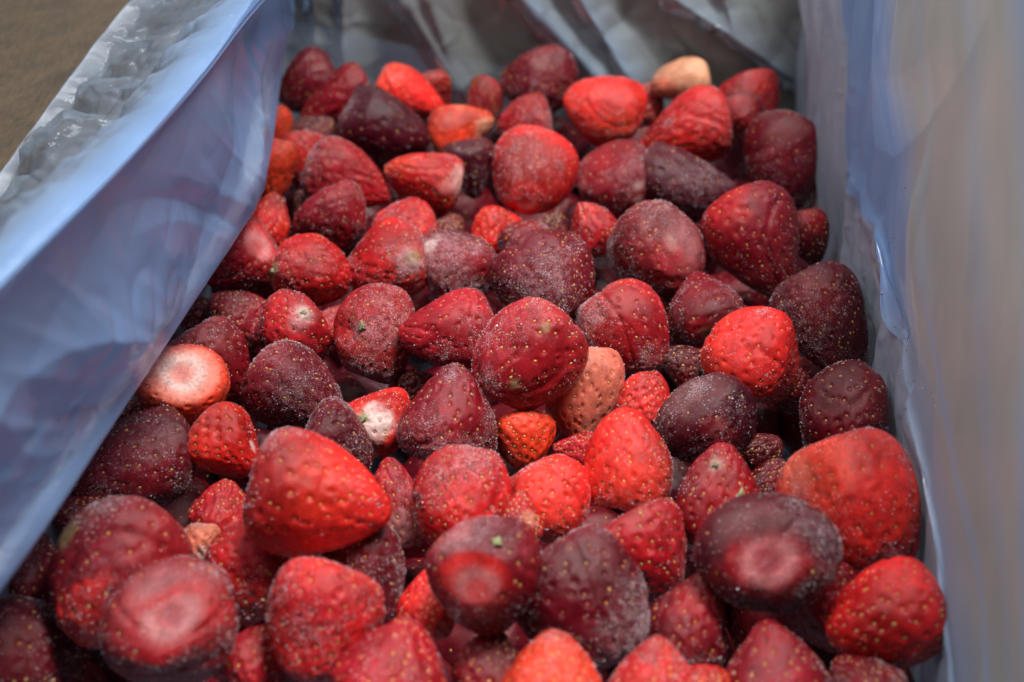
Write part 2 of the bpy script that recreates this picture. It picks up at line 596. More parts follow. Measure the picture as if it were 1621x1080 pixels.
off = 0.35 + 0.1 * np.sin(X / 90 + Y / 70)
lay = np.zeros_like(X)
for q, amp, ly in (((770, -60, 985, 165), 1.1, 0.8), ((880, -60, 1010, 150), 0.9, 0.55), ((1010, -40, 1260, 130), 0.9, 0.6), ((600, -60, 730, 150), 0.9, 0.3),
                   ((535, -100, 545, 170), 0.8, 0.45), ((490, -100, 500, 170), 0.7, 0.2), ((640, -100, 700, 60), 0.6, 0.1), ((1120, -100, 1150, 10), 0.6, 0.2)):
    f = fold(*q, 46)
    off += f * amp
    lay += f * ly
P = np.zeros((nx, ny, 3))
for i in range(nx):
    for j in range(ny):
        P[i, j] = on_plane(X[i, j], Y[i, j], BY, YB - 0.004 - off[i, j] * CM)
nrm = grid_normals(P)
if (nrm @ BY).mean() > 0: nrm = -nrm
dg = np.array([0.5, 0, -1.0]); dg /= np.linalg.norm(dg)
P += nrm * (crumple(rng, P, ((60, 0.25), (140, 0.22)), dg, 2.5) + crumple(rng, P, ((260, 0.16),)))[..., None]
film("end_side", P, np.clip(lay, 0, 1.2), M_FILM_B)

# the bag goes down between carton and fruit and closes under it
c = [box_pt(x, y, z if z < -0.05 or x > 0 else 0.022) for z in (-0.03, Z_BOTTOM + 0.004) for x, y in ((XL + 0.008, YF + 0.01), (XR - 0.006, YF + 0.01), (XR - 0.006, YB - 0.006), (XL + 0.008, YB - 0.006))]
me = make_mesh("pouch", c, [(0, 1, 5, 4), (1, 2, 6, 5), (2, 3, 7, 6), (3, 0, 4, 7), (4, 5, 6, 7)], False)
float_attr(me, "layers", np.full(8, 0.6))
add_obj("pouch", me, M_FILM_W, bag)

# ------------------------------------------------------------------ strawberries
_GEO = {}


def geodesic(f):
    if f in _GEO: return _GEO[f]
    t = (1 + 5 ** 0.5) / 2
    V = np.array([(-1, t, 0), (1, t, 0), (-1, -t, 0), (1, -t, 0), (0, -1, t), (0, 1, t), (0, -1, -t), (0, 1, -t),
                  (t, 0, -1), (t, 0, 1), (-t, 0, -1), (-t, 0, 1)], float)
    F = [(0, 11, 5), (0, 5, 1), (0, 1, 7), (0, 7, 10), (0, 10, 11), (1, 5, 9), (5, 11, 4), (11, 10, 2), (10, 7, 6), (7, 1, 8),
         (3, 9, 4), (3, 4, 2), (3, 2, 6), (3, 6, 8), (3, 8, 9), (4, 9, 5), (2, 4, 11), (6, 2, 10), (8, 6, 7), (9, 8, 1)]
    idx, verts, faces = {}, [], []

    def vid(p):
        p = p / np.linalg.norm(p)
        k = tuple(np.round(p, 5) + 0.0)
        if k not in idx:
            idx[k] = len(verts); verts.append(p)
        return idx[k]
    for a, b, c in F:
        A, B, C = V[a], V[b], V[c]
        ids = {}
        for i in range(f + 1):
            for j in range(f + 1 - i):
                ids[i, j] = vid((A * (f - i - j) + B * i + C * j) / f)
        for i in range(f):
            for j in range(f - i):
                faces.append((ids[i, j], ids[i + 1, j], ids[i, j + 1]))
                if i + j < f - 1:
                    faces.append((ids[i + 1, j], ids[i + 1, j + 1], ids[i, j + 1]))
    V, F = np.array(verts), np.array(faces)
    E = np.concatenate([F[:, [0, 1]], F[:, [1, 2]], F[:, [2, 0]]])
    _GEO[f] = (V, F, E)
    return _GEO[f]


def lumps(rng, d, n, freq):
    s = np.zeros(len(d))
    for _ in range(n):
        k = rng.normal(size=3); k *= freq * rng.uniform(0.6, 1.4) / np.linalg.norm(k)
        s += np.sin(d @ k + rng.uniform(0, 6.28))
    return s / math.sqrt(n)


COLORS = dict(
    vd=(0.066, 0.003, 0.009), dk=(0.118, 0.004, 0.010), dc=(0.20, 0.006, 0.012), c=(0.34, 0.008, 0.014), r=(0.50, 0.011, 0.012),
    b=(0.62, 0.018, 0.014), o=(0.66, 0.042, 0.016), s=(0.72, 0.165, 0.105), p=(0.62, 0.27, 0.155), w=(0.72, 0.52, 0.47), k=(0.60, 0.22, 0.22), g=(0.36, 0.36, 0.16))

# outline of the octahedral seed
_SEED_V = np.array([(0, 0, 1.0), (0, 0, -1.0)] + [(math.cos(a), math.sin(a), -0.18) for a in np.arange(6) * math.pi / 3])
_SEED_F = np.array([(0, 2 + i, 2 + (i + 1) % 6) for i in range(6)] + [(1, 2 + (i + 1) % 6, 2 + i) for i in range(6)])
_ICE_V = np.array([(1, 1, 1), (-1, -1, 1), (-1, 1, -1), (1, -1, -1)], float) * [0.75, 0.55, 0.65]
_ICE_F = np.array([(0, 2, 1), (0, 1, 3), (0, 3, 2), (1, 2, 3)])


def make_strawberry(seed, center, W, L, frame, toward, color, frost, o, name="strawberry", detail=1.0, px=130, sharp=5.2, ice=True):
    """W, L in metres; frame: columns = local axes in the world, local -z is the tip; toward: unit vector to the eye, world"""
    rng = np.random.default_rng(seed)
    f = int(np.clip(px / sharp, 14, 34) * detail)
    D, F, E = geodesic(f)
    cone = o.get("cone", rng.uniform(0.24, 0.42))
    cone = cone + 0.10 if cone > 0.04 else cone
    u = D[:, 2]
    rad = np.hypot(D[:, 0], D[:, 1])
    blunt = o.get("blunt", rng.uniform(0.80, 0.95))
    rr = np.power(np.maximum(rad, 1e-6), blunt) * (1 + cone * u)
    rr /= rr.max()
    ca, sa = D[:, 0] / np.maximum(rad, 1e-6), D[:, 1] / np.maximum(rad, 1e-6)
    flat = o.get("flat", rng.uniform(0.82, 0.98))
    p = np.stack([ca * rr * W / 2, sa * rr * W / 2 * flat, u * L / 2], 1)
    # shoulder dips in where the stalk sat
    sh = np.exp(-(rad / 0.34) ** 2) * (u > 0)
    p[:, 2] -= sh * L * o.get("dip", 0.07)
    # uneven growth
    amp = o.get("lump", 1.0)
    k = 1 + amp * (0.045 * lumps(rng, D, 5, 2.4) + 0.026 * lumps(rng, D, 6, 4.6) + 0.008 * lumps(rng, D, 8, 10.0) - 0.035 * np.exp(-(lumps(rng, D, 4, 3.0) / 0.16) ** 2))
    p *= k[:, None]
    bend = o.get("bend", rng.normal() * 0.05)
    p[:, 0] += bend * W * (u ** 2 - 0.33)
    # flats where it froze against its neighbours
    for _ in range(0 if "cut" in o else o.get("flats", 2)):
        d = rng.normal(size=3); d /= np.linalg.norm(d)
        q = p @ d
        lim = q.max() * rng.uniform(0.80, 0.94)
        sf_ = 0.0012
        p = p + (np.where(q > lim - 0.008, lim - sf_ * np.log1p(np.exp(np.clip((lim - q) / sf_, -40, 40))), q) - q)[:, None] * d
    eye = frame.T @ toward            # eye direction in local space
    rt = frame.T @ RIGHT; upv = frame.T @ np.cross(toward, RIGHT)

    def local_dir(dx, dy):
        s = dx * dx + dy * dy
        d = rt * dx + upv * dy + eye * math.sqrt(max(0.05, 1 - min(s, 0.95)))
        return d / np.linalg.norm(d)
    if "cleft" in o:                  # a furrow between two lobes, seen at picture offset dx, dy
        for dx, dy, wd, dep in o["cleft"]:
            d = local_dir(dx, dy)
            ang = np.arccos(np.clip((p / np.linalg.norm(p, axis=1)[:, None]) @ d, -1, 1))
            p *= (1 - dep * np.exp(-(ang / wd) ** 2))[:, None]
    tint = np.tile(np.array(COLORS[color]), (len(p), 1))
    # natural mottling: riper and paler sides
    mt = lumps(rng, D, 5, 2.6)
    tint *= (1 + 0.28 * np.clip(mt, -1.6, 1.6))[:, None]
    hue = np.clip(lumps(rng, D, 5, 2.0) * 0.5 + 0.35 * u, 0, 1)[:, None]      # less ripe towards the shoulder
    tint = tint * (1 + hue * np.array([0.28, 1.3, 0.35]) * (0.12 if color in 'osp' else 1.0))
    noseed = np.zeros(len(p))
    pale = np.exp(-(rad / 0.42) ** 2) * (u > 0)
    tint = tint * (1 - 0.75 * pale[:, None]) + np.array(COLORS[o.get("top", "k")]) * 0.75 * pale[:, None] * (0.35 if color in ("vd", "dk") else 0.7)
    noseed = np.maximum(noseed, (pale > 0.35) * 1.0)
    for dx, dy, r, colr, s in o.get("patch", ()):
        d = local_dir(dx, dy)
        ang = np.arccos(np.clip((p / np.linalg.norm(p, axis=1)[:, None]) @ d, -1, 1))
        ang = ang * (1 + 0.20 * lumps(rng, D, 5, 5.0) + 0.14 * lumps(rng, D, 6, 14.0))
        mask = s / (1 + np.exp((ang - r) / (0.11 * r + 0.015)))
        tint = tint * (1 - mask[:, None]) + np.array(COLORS[colr]) * mask[:, None]
    bare = np.zeros(len(p))
    for dx, dy, depth, colr, ring in o.get("cut", ()):     # hulled with a knife: a flat face with pale flesh
        d = local_dir(dx, dy)
        q = p @ d
        lim = q.max() * depth
        over = q - lim
        soft = 0.0013
        newq = lim - soft * np.log1p(np.exp(-np.clip(over / soft, -40, 40))) + np.minimum(over, 0) * 0
        newq = np.where(over > -0.004, lim - soft * np.log1p(np.exp(np.clip(-over / soft, -40, 40))), q)
        on = 1 / (1 + np.exp(-over / (0.00045)))
        lat = p - q[:, None] * d
        rl = np.linalg.norm(lat, axis=1)
        r0 = max(rl[over > 0].max(), 1e-4) if (over > 0).any() else 1e-3
        x = rl / r0
        newq -= on * 0.0006 * np.exp(-(x / 0.42) ** 2)
        p = p + (newq - q)[:, None] * d
        x = x * (1 + 0.10 * lumps(rng, D, 6, 7.0))
        ca_, cb_ = np.array(COLORS[colr]), np.array(COLORS[ring])
        core = np.clip(1 - x / 0.30, 0, 1)[:, None]
        band = np.exp(-((x - 0.42) / 0.20) ** 2)[:, None]
        face = tint * 0.0 + ca_
        face = face * (1 - 0.75 * band) + cb_ * 0.75 * band
        az = np.arctan2(lat @ np.cross(d, [0.36, 0.48, 0.8]), lat @ np.array([0.36, 0.48, 0.8]))
        fib = 1 + 0.07 * np.sin(az * 23 + 2 * lumps(rng, D, 4, 5.0)) * np.clip(x * 1.5, 0, 1)
        face = face * fib[:, None]
        face = face * (1 - 0.35 * core) + np.array((0.42, 0.22, 0.24)) * 0.35 * core
        w = (on * np.clip((1.08 - x) / 0.22, 0, 1))[:, None]
        tint = tint * (1 - w) + face * w
        bare = np.maximum(bare, on)
    noseed = np.maximum(noseed, bare)
    # seed places on a spiral, snapped to mesh points so that each sits in a pit of the skin
    ns = int(o.get("seeds", 150) * 1.2)
    gap = o.get("gap", 1.0)
    i = np.arange(ns)
    zz = np.clip(1 - 2 * (i + 0.5) / ns, -1, 1)
    ph = i * 2.399963 + rng.normal(size=ns) * 0.10
    S = np.stack([np.sqrt(1 - zz ** 2) * np.cos(ph), np.sqrt(1 - zz ** 2) * np.sin(ph), zz], 1) + rng.normal(size=(ns, 3)) * 0.022
    S /= np.linalg.norm(S, axis=1)[:, None]
    sv = np.unique(np.argmax(S @ D.T, axis=1))
    sv = sv[(D[sv, 2] < 0.90) & (noseed[sv] < 0.4)]

    def normals(p):
        a, b, c = p[F[:, 0]], p[F[:, 1]], p[F[:, 2]]
        fn = np.cross(b - a, c - a)
        n = np.zeros_like(p)
        for k in range(3): np.add.at(n, F[:, k], fn)
        return n / (np.linalg.norm(n, axis=1)[:, None] + 1e-15)
    nr = normals(p)
    pit = np.zeros(len(p)); pit[sv] = 1.0
    nb = np.zeros(len(p)); cnt = np.zeros(len(p))
    for a, b in ((0, 1), (1, 0)):
        np.add.at(nb, E[:, a], pit[E[:, b]]); np.add.at(cnt, E[:, a], 1)
    ring = (nb > 0) * (1 - pit)
    nb2 = np.zeros(len(p))
    for a, b in ((0, 1), (1, 0)):
        np.add.at(nb2, E[:, a], ring[E[:, b]])
    ring2 = (nb2 > 0) * (1 - pit) * (1 - ring)
    edge = 1.1 * (W / 2) / f
    wide = edge < 0.00075
    dep = o.get("pit", 0.00062)
    p = p - nr * (pit * dep + ring * dep * (0.62 if wide else 0.30) + ring2 * dep * (0.12 if wide else 0.0))[:, None] + nr * (0.00005 * (lumps(rng, D, 10, 26.0)))[:, None]
    # frost lies in patches
    fm = np.clip(frost * (0.66 + 0.48 * lumps(rng, D, 5, 3.2) + 0.22 * lumps(rng, D, 6, 8.0)), 0, 1.0) * (1 - 0.65 * bare)
    if "rim" in o:
        for dx, dy, r, s in o["rim"]:
            d = local_dir(dx, dy)
            ang = np.arccos(np.clip((p / np.linalg.norm(p, axis=1)[:, None]) @ d, -1, 1))
            fm = np.maximum(fm, s * np.exp(-(ang / r) ** 2))
    tint = np.clip(tint, 0.003, 0.9)
    me = make_mesh(name, p, F)
    color_attr(me, "tint", tint)
    float_attr(me, "frost", fm)
    mw = Matrix.Identity(4)
    for a in range(3):
        for b in range(3): mw[a][b] = frame[a, b]
        mw[a][3] = center[a]
    ob = add_obj(name, me, M_BERRY, None, mw)
    nr = normals(p)
    vis = (nr @ eye) > -0.35          # nothing small is needed on the far side
    # seeds
    svv = sv[vis[sv] & (rng.random(len(sv)) > 0.10 + 0.35 * fm[sv])]
    if len(svv):
        n = nr[svv]
        down = np.array([0, 0, -1.0]) - n * (n @ np.array([0, 0, -1.0]))[:, None]
        down /= np.linalg.norm(down, axis=1)[:, None] + 1e-9
        down += rng.normal(size=down.shape) * 0.18
        down -= n * np.sum(n * down, 1)[:, None]
        down /= np.linalg.norm(down, axis=1)[:, None] + 1e-9
        side = np.cross(n, down)
        sl = o.get("seed", 1.0) * rng.uniform(0.70, 1.2, len(svv)) * 0.00064
        sw = sl * rng.uniform(0.52, 0.68, len(svv)); sd = sl * 0.42
        base = p[svv] + n * (dep * rng.uniform(0.10, 0.45, len(svv)))[:, None]
        sv3 = (base[:, None, :] + down[:, None, :] * (_SEED_V[None, :, 2:3] * sl[:, None, None])
               + side[:, None, :] * (_SEED_V[None, :, 0:1] * sw[:, None, None]) + n[:, None, :] * (_SEED_V[None, :, 1:2] * sd[:, None, None]))
        sf = (_SEED_F[None] + (np.arange(len(svv)) * 8)[:, None, None]).reshape(-1, 3)
        sm = make_mesh("seeds", sv3.reshape(-1, 3), sf)
        a = rng.random((len(svv), 1)) ** 1.3
        g0 = np.array((0.64, 0.37, 0.10)); g1 = np.array(o.get("seedcol", (0.44, 0.16, 0.04)))
        sc_ = g0 * (1 - a) + g1 * a
        sc_ = np.where(rng.random((len(svv), 1)) < 0.16, np.array((0.16, 0.06, 0.02)), sc_)
        color_attr(sm, "tint", np.repeat(sc_, 8, 0))
        so = add_obj("seeds", sm, M_SEED, ob)
        so["kind"] = "stuff"
    # loose crystals of ice
    ni = int(3000 * frost * detail * (W / 0.032) ** 2) + 40
    a, b, c = p[F[:, 0]], p[F[:, 1]], p[F[:, 2]]
    ar = np.linalg.norm(np.cross(b - a, c - a), axis=1)
    wgt = ar * (fm[F[:, 0]] ** 1.5 + 0.012) * vis[F[:, 0]] * np.clip(lumps(rng, D, 8, 15.0) + 0.9, 0.15, None)[F[:, 0]]
    if ice and wgt.sum() > 0 and ni > 20:
        pick = rng.choice(len(F), ni, p=wgt / wgt.sum())
        w3 = rng.dirichlet((1, 1, 1), ni)
        q = (p[F[pick]] * w3[:, :, None]).sum(1)
        R = rng.normal(size=(ni, 3, 3))
        R[:, 0] /= np.linalg.norm(R[:, 0], axis=1)[:, None]
        R[:, 1] -= R[:, 0] * np.sum(R[:, 0] * R[:, 1], 1)[:, None]; R[:, 1] /= np.linalg.norm(R[:, 1], axis=1)[:, None]
        R[:, 2] = np.cross(R[:, 0], R[:, 1])
        s = 0.00006 + 0.00020 * rng.random(ni) ** 4
        iv = q[:, None, :] + np.einsum('vk,nkj->nvj', _ICE_V, R) * s[:, None, None] + nr[F[pick, 0]][:, None, :] * (s * 0.4)[:, None, None]
        fi = (_ICE_F[None] + (np.arange(ni) * 4)[:, None, None]).reshape(-1, 3)
        im = make_mesh("frost_crystals", iv.reshape(-1, 3), fi, False)
        io = add_obj("frost_crystals", im, M_ICE, ob)
        io["kind"] = "stuff"
    # a bit of green left where the stalk was
    for dx, dy, size in o.get("green", ()):
        d = local_dir(dx, dy)
        kk = np.argmax((p / np.linalg.norm(p, axis=1)[:, None]) @ d)
        n = nr[kk]
        t = np.cross(n, [0.3, 0.5, 0.8]); t /= np.linalg.norm(t); bb = np.cross(n, t)
        vs, fs = [], []
        for kq in range(6):
            th = kq * 1.05 + rng.normal() * 0.3
            dr = t * math.cos(th) + bb * math.sin(th); sd_ = np.cross(n, dr)
            ln = size * rng.uniform(0.55, 1.15)
            i0 = len(vs)
            vs += [p[kk] + n * 0.0004 + sd_ * ln * 0.16, p[kk] + n * 0.0004 - sd_ * ln * 0.16, p[kk] + dr * ln * 0.55 + sd_ * ln * 0.22 + n * 0.0010,
                   p[kk] + dr * ln * 0.55 - sd_ * ln * 0.22 + n * 0.0010, p[kk] + dr * ln + n * 0.0002, p[kk] - n * 0.001 + dr * ln * 0.3]
            fs += [(i0, i0 + 1, i0 + 3), (i0, i0 + 3, i0 + 2), (i0 + 2, i0 + 3, i0 + 4), (i0 + 2, i0 + 4, i0 + 5), (i0 + 3, i0 + 5, i0 + 4), (i0, i0 + 2, i0 + 5), (i0 + 1, i0 + 5, i0 + 3)]
        add_obj("calyx_remnant", make_mesh("calyx_remnant", np.array(vs), np.array(fs)), M_LEAF, ob)
    return ob


# x, y: middle in the photograph; width, length (pixels at that distance); direction of the tip in the picture (0 right, 90 up);
# tip towards (+) or away from (-) the eye; height over the mean surface in cm; colour; frost; label; extras
T = [
    # ---- far rows
    (487, 138, 100, 106, 200, 10, 0.2, 'dk', 0.15, "dark maroon strawberry in the far left corner, half behind the blue film", {}),
    (534, 162, 84, 124, 215, 5, 0.5, 'dc', 0.35, "long brownish red strawberry slanting beside the far left corner berry", {'patch': [(-0.5, -0.8, 0.6, 'c', 0.7)]}),
    (645, 152, 88, 120, -25, 0, 0.3, 'b', 0.35, "bright red strawberry with pale top edge behind the black-purple berry at the far end", {'patch': [(-0.9, 0.5, 0.35, 'p', 0.7)]}),
    (690, 144, 58, 66, -70, -10, -0.6, 'c', 0.2, "narrow strip of a red strawberry right behind the pale-topped far berry", {}),
    (768, 153, 57, 72, 90, 10, 0.0, 'c', 0.5, "small pinkish red stubby strawberry left of the round maroon one at the back", {'cone': 0.05}),
    (857, 131, 116, 104, -60, 20, 0.5, 'dk', 0.35, "round dull maroon strawberry rising highest against the far bag wall", {'cone': 0.12}),
    (606, 200, 104, 142, -25, 5, 0.8, 'vd', 0.25, "near-black purple egg-shaped strawberry in the back left part of the pile", {'seeds': 70, 'patch': [(-0.95, -0.5, 0.4, 'dc', 0.8)], 'rim': [(-0.8, 0.5, 0.5, 0.8)]}),
    (727, 204, 80, 102, 20, 0, 0.4, 'o', 0.2, "orange-red strawberry with whitish rims beside the near-black egg-shaped one", {'seeds': 60, 'patch': [(0.95, 0.1, 0.35, 'p', 0.8), (-0.6, -0.8, 0.4, 'p', 0.7), (0, 0.9, 0.3, 's', 0.7)]}),
    (832, 201, 104, 84, 180, 10, 0.0, 'c', 0.55, "frosty crimson strawberry squeezed below the round maroon berry at the back", {}),
    (740, 266, 82, 92, -80, 10, -0.3, 'vd', 0.4, "blackish purple strawberry in the gap left of the round red frosted one", {'seeds': 60}),
    (667, 286, 98, 120, 165, 10, 0.5, 'r', 0.35, "red seedy strawberry with a pale ragged right edge behind the middle of the pile", {'patch': [(0.98, 0.0, 0.3, 'w', 0.5), (-0.6, 0.5, 0.5, 'o', 0.6)], 'seeds': 170}),
    (553, 288, 104, 150, -25, 8, 0.8, 'c', 0.6, "frosted dark pink-red strawberry, broad, in front of the near-black egg-shaped one", {'rim': [(-0.8, 0.5, 0.7, 0.9)], 'seeds': 190}),
    (530, 354, 122, 96, -60, 12, -0.4, 'dc', 0.5, "dark red frosted strawberry tucked just under the broad frosted pink-red one", {'seeds': 150}),
    (432, 268, 74, 104, -100, 0, 0.0, 'o', 0.1, "orange-red strawberry peeping out beside the tip of the blue film, far left", {'seeds': 170}),
    (436, 205, 56, 80, -80, 0, -0.2, 'o', 0.15, "small orange-red strawberry above another one at the edge of the left film", {}),
    (480, 256, 76, 92, -90, 10, 0.2, 'r', 0.45, "red strawberry with greyish frosted crown left of the broad frosted one", {'rim': [(0.1, 0.9, 0.6, 1.0)]}),
    (500, 213, 62, 66, 40, 0, -0.6, 'dk', 0.7, "greyish purple strawberry top wedged under the long brownish red one", {}),
    (425, 354, 76, 88, 80, 5, 0.0, 'r', 0.35, "red strawberry with an orange split side just right of the left film edge", {'patch': [(0.75, -0.1, 0.25, 'o', 0.9)]}),
    (650, 356, 106, 86, 60, 10, -0.2, 'r', 0.7, "frost-speckled red strawberry behind the white-scarred one, upper middle", {}),
    (785, 364, 94, 74, 100, 20, -0.5, 'b', 0.2, "smooth bright red strawberry top lying deep between two dark frosted ones", {'rim': [(0.0, -0.3, 0.12, 0.9)]}),
    (841, 278, 132, 136, -110, 45, 0.7, 'r', 0.65, "round red frosted strawberry with yellow seeds and smooth blunt end, back middle", {'cone': 0.15, 'seeds': 150, 'patch': [(-0.1, -0.6, 0.4, 'b', 0.8)], 'cut': [(-0.15, -0.62, 0.93, 'b', 'k')]}),
    (715, 360, 50, 46, 60, 0, -0.9, 'dk', 0.4, "little maroon strawberry glimpsed left of the smooth bright red top", {}),
    (484, 330, 54, 60, 120, 0, -1.0, 'dk', 0.5, "dark purple strawberry sliver between the left film berries and the frosted pair", {}),
    (955, 173, 114, 126, 150, 20, 0.4, 'b', 0.5, "bright red frosted strawberry, glowing at lower right, before the far wall", {'patch': [(0.5, -0.5, 0.5, 'o', 0.8)]}),
    (1078, 127, 62, 96, 190, 0, 0.8, 'p', 0.0, "unripe peach-coloured strawberry lying at the far wall", {'seeds': 0, 'top': 'w', 'cone': 0.12, 'lump': 0.7, 'patch': [(-0.7, -0.5, 0.6, 's', 0.9)]}),
    (1022, 162, 62, 66, 60, 0, -0.5, 'dc', 0.3, "dark red strawberry sliver under the left end of the peach-coloured one", {}),
    (1193, 148, 94, 92, 60, 5, 0.1, 'c', 0.15, "deep red strawberry in the far right corner against the bag", {'patch': [(0.3, 0.5, 0.5, 'r', 0.7)]}),
    (1088, 207, 112, 160, 203, 5, 0.8, 'r', 0.3, "large red cone-shaped strawberry pointing left, below the peach-coloured one", {'cone': 0.42, 'flat': 0.95, 'rim': [(-0.6, 0.35, 0.4, 0.8)], 'seeds': 190}),
    (1174, 196, 78, 92, -80, 0, -0.3, 'dc', 0.3, "dark wine-red strawberry between the large cone and the far right corner berry", {}),
    (1243, 250, 122, 146, -95, 5, 0.6, 'dk', 0.5, "tall maroon blocky strawberry touching the right bag wall near the back", {'cone': 0.05, 'patch': [(-0.2, 0.3, 0.5, 'dc', 0.6)]}),
    (966, 283, 122, 118, 170, 15, 0.4, 'dc', 0.6, "dark crimson frosted strawberry with a whitish vertical streak on its right", {'patch': [(0.62, -0.15, 0.12, 'w', 0.45), (0.6, -0.5, 0.12, 'w', 0.4)], 'seeds': 90}),
    (1092, 300, 104, 178, -22, 0, 0.1, 'vd', 0.55, "long blackish plum strawberry stretched behind the seedy dark red cone", {'seeds': 90, 'cone': 0.3}),
    (937, 362, 78, 100, 100, 10, -0.1, 'c', 0.6, "small crimson strawberry with a bright frosted tip under the white-streaked one", {'patch': [(-0.2, 0.8, 0.5, 'b', 0.8)]}),
    (1032, 397, 158, 148, 200, -40, 0.8, 'dc', 0.65, "round maroon strawberry with a white round stalk scar facing right", {'cone': 0.12, 'seeds': 190, 'patch': [(0.40, 0.12, 0.15, 'w', 0.85), (0.33, 0.0, 0.34, 'c', 0.7)]}),
    (1197, 384, 146, 178, -68, 12, 0.9, 'dc', 0.2, "dark red cone-shaped strawberry with gold seeds beside the right bag wall", {'seeds': 210, 'cone': 0.3, 'patch': [(-0.7, 0.7, 0.5, 'r', 0.8)], 'seed': 1.15}),
    (1280, 376, 64, 100, -80, 0, -0.3, 'dk', 0.2, "maroon strawberry pressed between the gold-seeded cone and the right bag wall", {'patch': [(0.3, 0.7, 0.5, 'c', 0.7)]}),
    (872, 364, 62, 60, 70, 0, -0.8, 'dk', 0.5, "small plum strawberry deep behind the glossy dark one in the middle", {}),
    # ---- middle rows
    (383, 414, 114, 122, -150, -5, 0.3, 'c', 0.3, "crimson strawberry with a pale oval cut near the left film", {'cut': [(0.42, 0.42, 0.86, 'b', 'k')], 'seeds': 150}),
    (494, 434, 120, 122, -10, 15, 0.6, 'r', 0.45, "round red strawberry with yellow seeds and a green stub on its left", {'cone': 0.15, 'seeds': 170, 'patch': [(-0.9, 0.05, 0.2, 'g', 0.8)], 'green': [(-0.86, 0.05, 0.0022)]}),
    (616, 416, 118, 126, 200, -5, 0.7, 'r', 0.7, "frosty red strawberry with whitish scar on its right shoulder, upper middle", {'cone': 0.15, 'seeds': 160, 'patch': [(0.5, 0.0, 0.36, 'k', 0.9), (0.62, 0.1, 0.13, 'g', 0.5)]}),
    (385, 506, 106, 86, 30, 10, -0.3, 'dc', 0.65, "dull dark red frosted strawberry left of the green-stubbed small one", {}),
    (461, 523, 120, 98, -140, 20, 0.4, 'c', 0.35, "dark red shiny strawberry with a pale green stub at its upper right", {'cone': 0.15, 'patch': [(0.36, 0.42, 0.34, 'k', 0.7), (0.34, 0.48, 0.12, 'w', 0.9)], 'green': [(0.34, 0.48, 0.0016)], 'seeds': 120, 'seed': 1.2}),
    (535, 511, 64, 72, 60, 0, -0.7, 'c', 0.6, "small frosted crimson strawberry glimpsed between the stubbed one and the bent one", {}),
    (595, 531, 122, 152, 75, 0, 0.5, 'c', 0.85, "bent frosted crimson strawberry with a green stub in its waist", {'cone': 0.0, 'cleft': [(-0.72, 0.10, 0.42, 0.20)], 'patch': [(-0.35, 0.22, 0.16, 'k', 0.8)], 'green': [(-0.36, 0.25, 0.0022)], 'seeds': 190}),
    (333, 588, 136, 146, -60, 5, 0.0, 'dc', 0.45, "dark crimson strawberry behind the white-cut orange one at the left film", {'seeds': 180}),
    (287, 618, 142, 128, -90, -38, 0.9, 'o', 0.15, "orange-red strawberry with a wide white cut top beside the left film", {'cone': 0.18, 'cut': [(0.0, 0.52, 0.70, 's', 'w')], 'patch': [(0.0, 0.4, 0.75, 's', 0.5)], 'seeds': 150, 'dip': 0.0}),
    (472, 626, 132, 170, -35, 8, 0.6, 'dk', 0.8, "dark wine strawberry with gold seeds and frosted rim, left of centre", {'seeds': 150, 'rim': [(-0.5, 0.75, 0.5, 1.0), (0.8, -0.3, 0.4, 1.0)], 'patch': [(-0.6, 0.6, 0.4, 'c', 0.6)], 'seed': 1.15}),
    (603, 661, 102, 124, 50, -30, 0.3, 'b', 0.4, "small bright red strawberry with white shoulder and green stalk dot", {'patch': [(-0.15, -0.15, 0.52, 'w', 0.95), (-0.48, -0.02, 0.13, 'g', 1.0)], 'green': [(-0.47, -0.02, 0.0018)], 'seeds': 120, 'top': 'w'}),
    (735, 420, 128, 118, 20, 10, 0.3, 'dc', 0.9, "heavily frosted dark crimson strawberry with a pale crusty spot at upper left", {'patch': [(-0.72, 0.42, 0.15, 'w', 0.7)], 'seeds': 130}),
    (708, 524, 122, 152, 190, 12, 0.7, 'c', 0.4, "smooth crimson cone-shaped strawberry pointing left, behind the big central one", {'seeds': 130, 'cone': 0.3}),
    (867, 448, 156, 148, -60, 30, 0.8, 'dk', 0.6, "glossy dark maroon pitted strawberry above the big central one", {'cone': 0.15, 'seeds': 260, 'pit': 0.0005, 'patch': [(0.3, 0.3, 0.4, 'dc', 0.6)]}),
    (835, 386, 96, 72, 60, 0, -0.6, 'dc', 0.7, "frosted dark crimson strawberry top just behind the glossy dark maroon one", {}),
    (836, 566, 164, 176, 232, 10, 1.6, 'c', 0.55, "big crimson seedy strawberry on top at the centre of the pile, sharpest in focus", {'seeds': 170, 'cone': 0.16, 'blunt': 0.72, 'flat': 0.9, 'lump': 1.0, 'seed': 1.15, 'rim': [(-0.75, 0.4, 0.35, 0.9), (0.1, 0.85, 0.35, 0.9), (-0.7, -0.4, 0.4, 0.9)], 'patch': [(-0.25, -0.5, 0.07, 'g', 0.7), (0.3, 0.5, 0.06, 'g', 0.5)]}),
    (920, 624, 116, 158, -95, 5, 0.2, 's', 0.25, "pale salmon-orange strawberry leaning under the big central one", {'seeds': 150, 'cone': 0.2, 'patch': [(0.0, 0.78, 0.16, 'g', 0.8), (-0.3, -0.8, 0.4, 'o', 0.6)], 'green': [(0.02, 0.8, 0.002)], 'top': 's', 'seedcol': (0.5, 0.26, 0.05)}),
    (990, 523, 138, 158, -52, 8, 0.4, 'c', 0.75, "frosted crimson strawberry right of the big central one", {'seeds': 130, 'cone': 0.2}),
    (1022, 632, 98, 92, 80, 10, -0.2, 'r', 0.4, "small red seedy strawberry between the salmon one and the very dark one", {'patch': [(0.1, 0.3, 0.5, 'b', 0.5)], 'seeds': 130}),
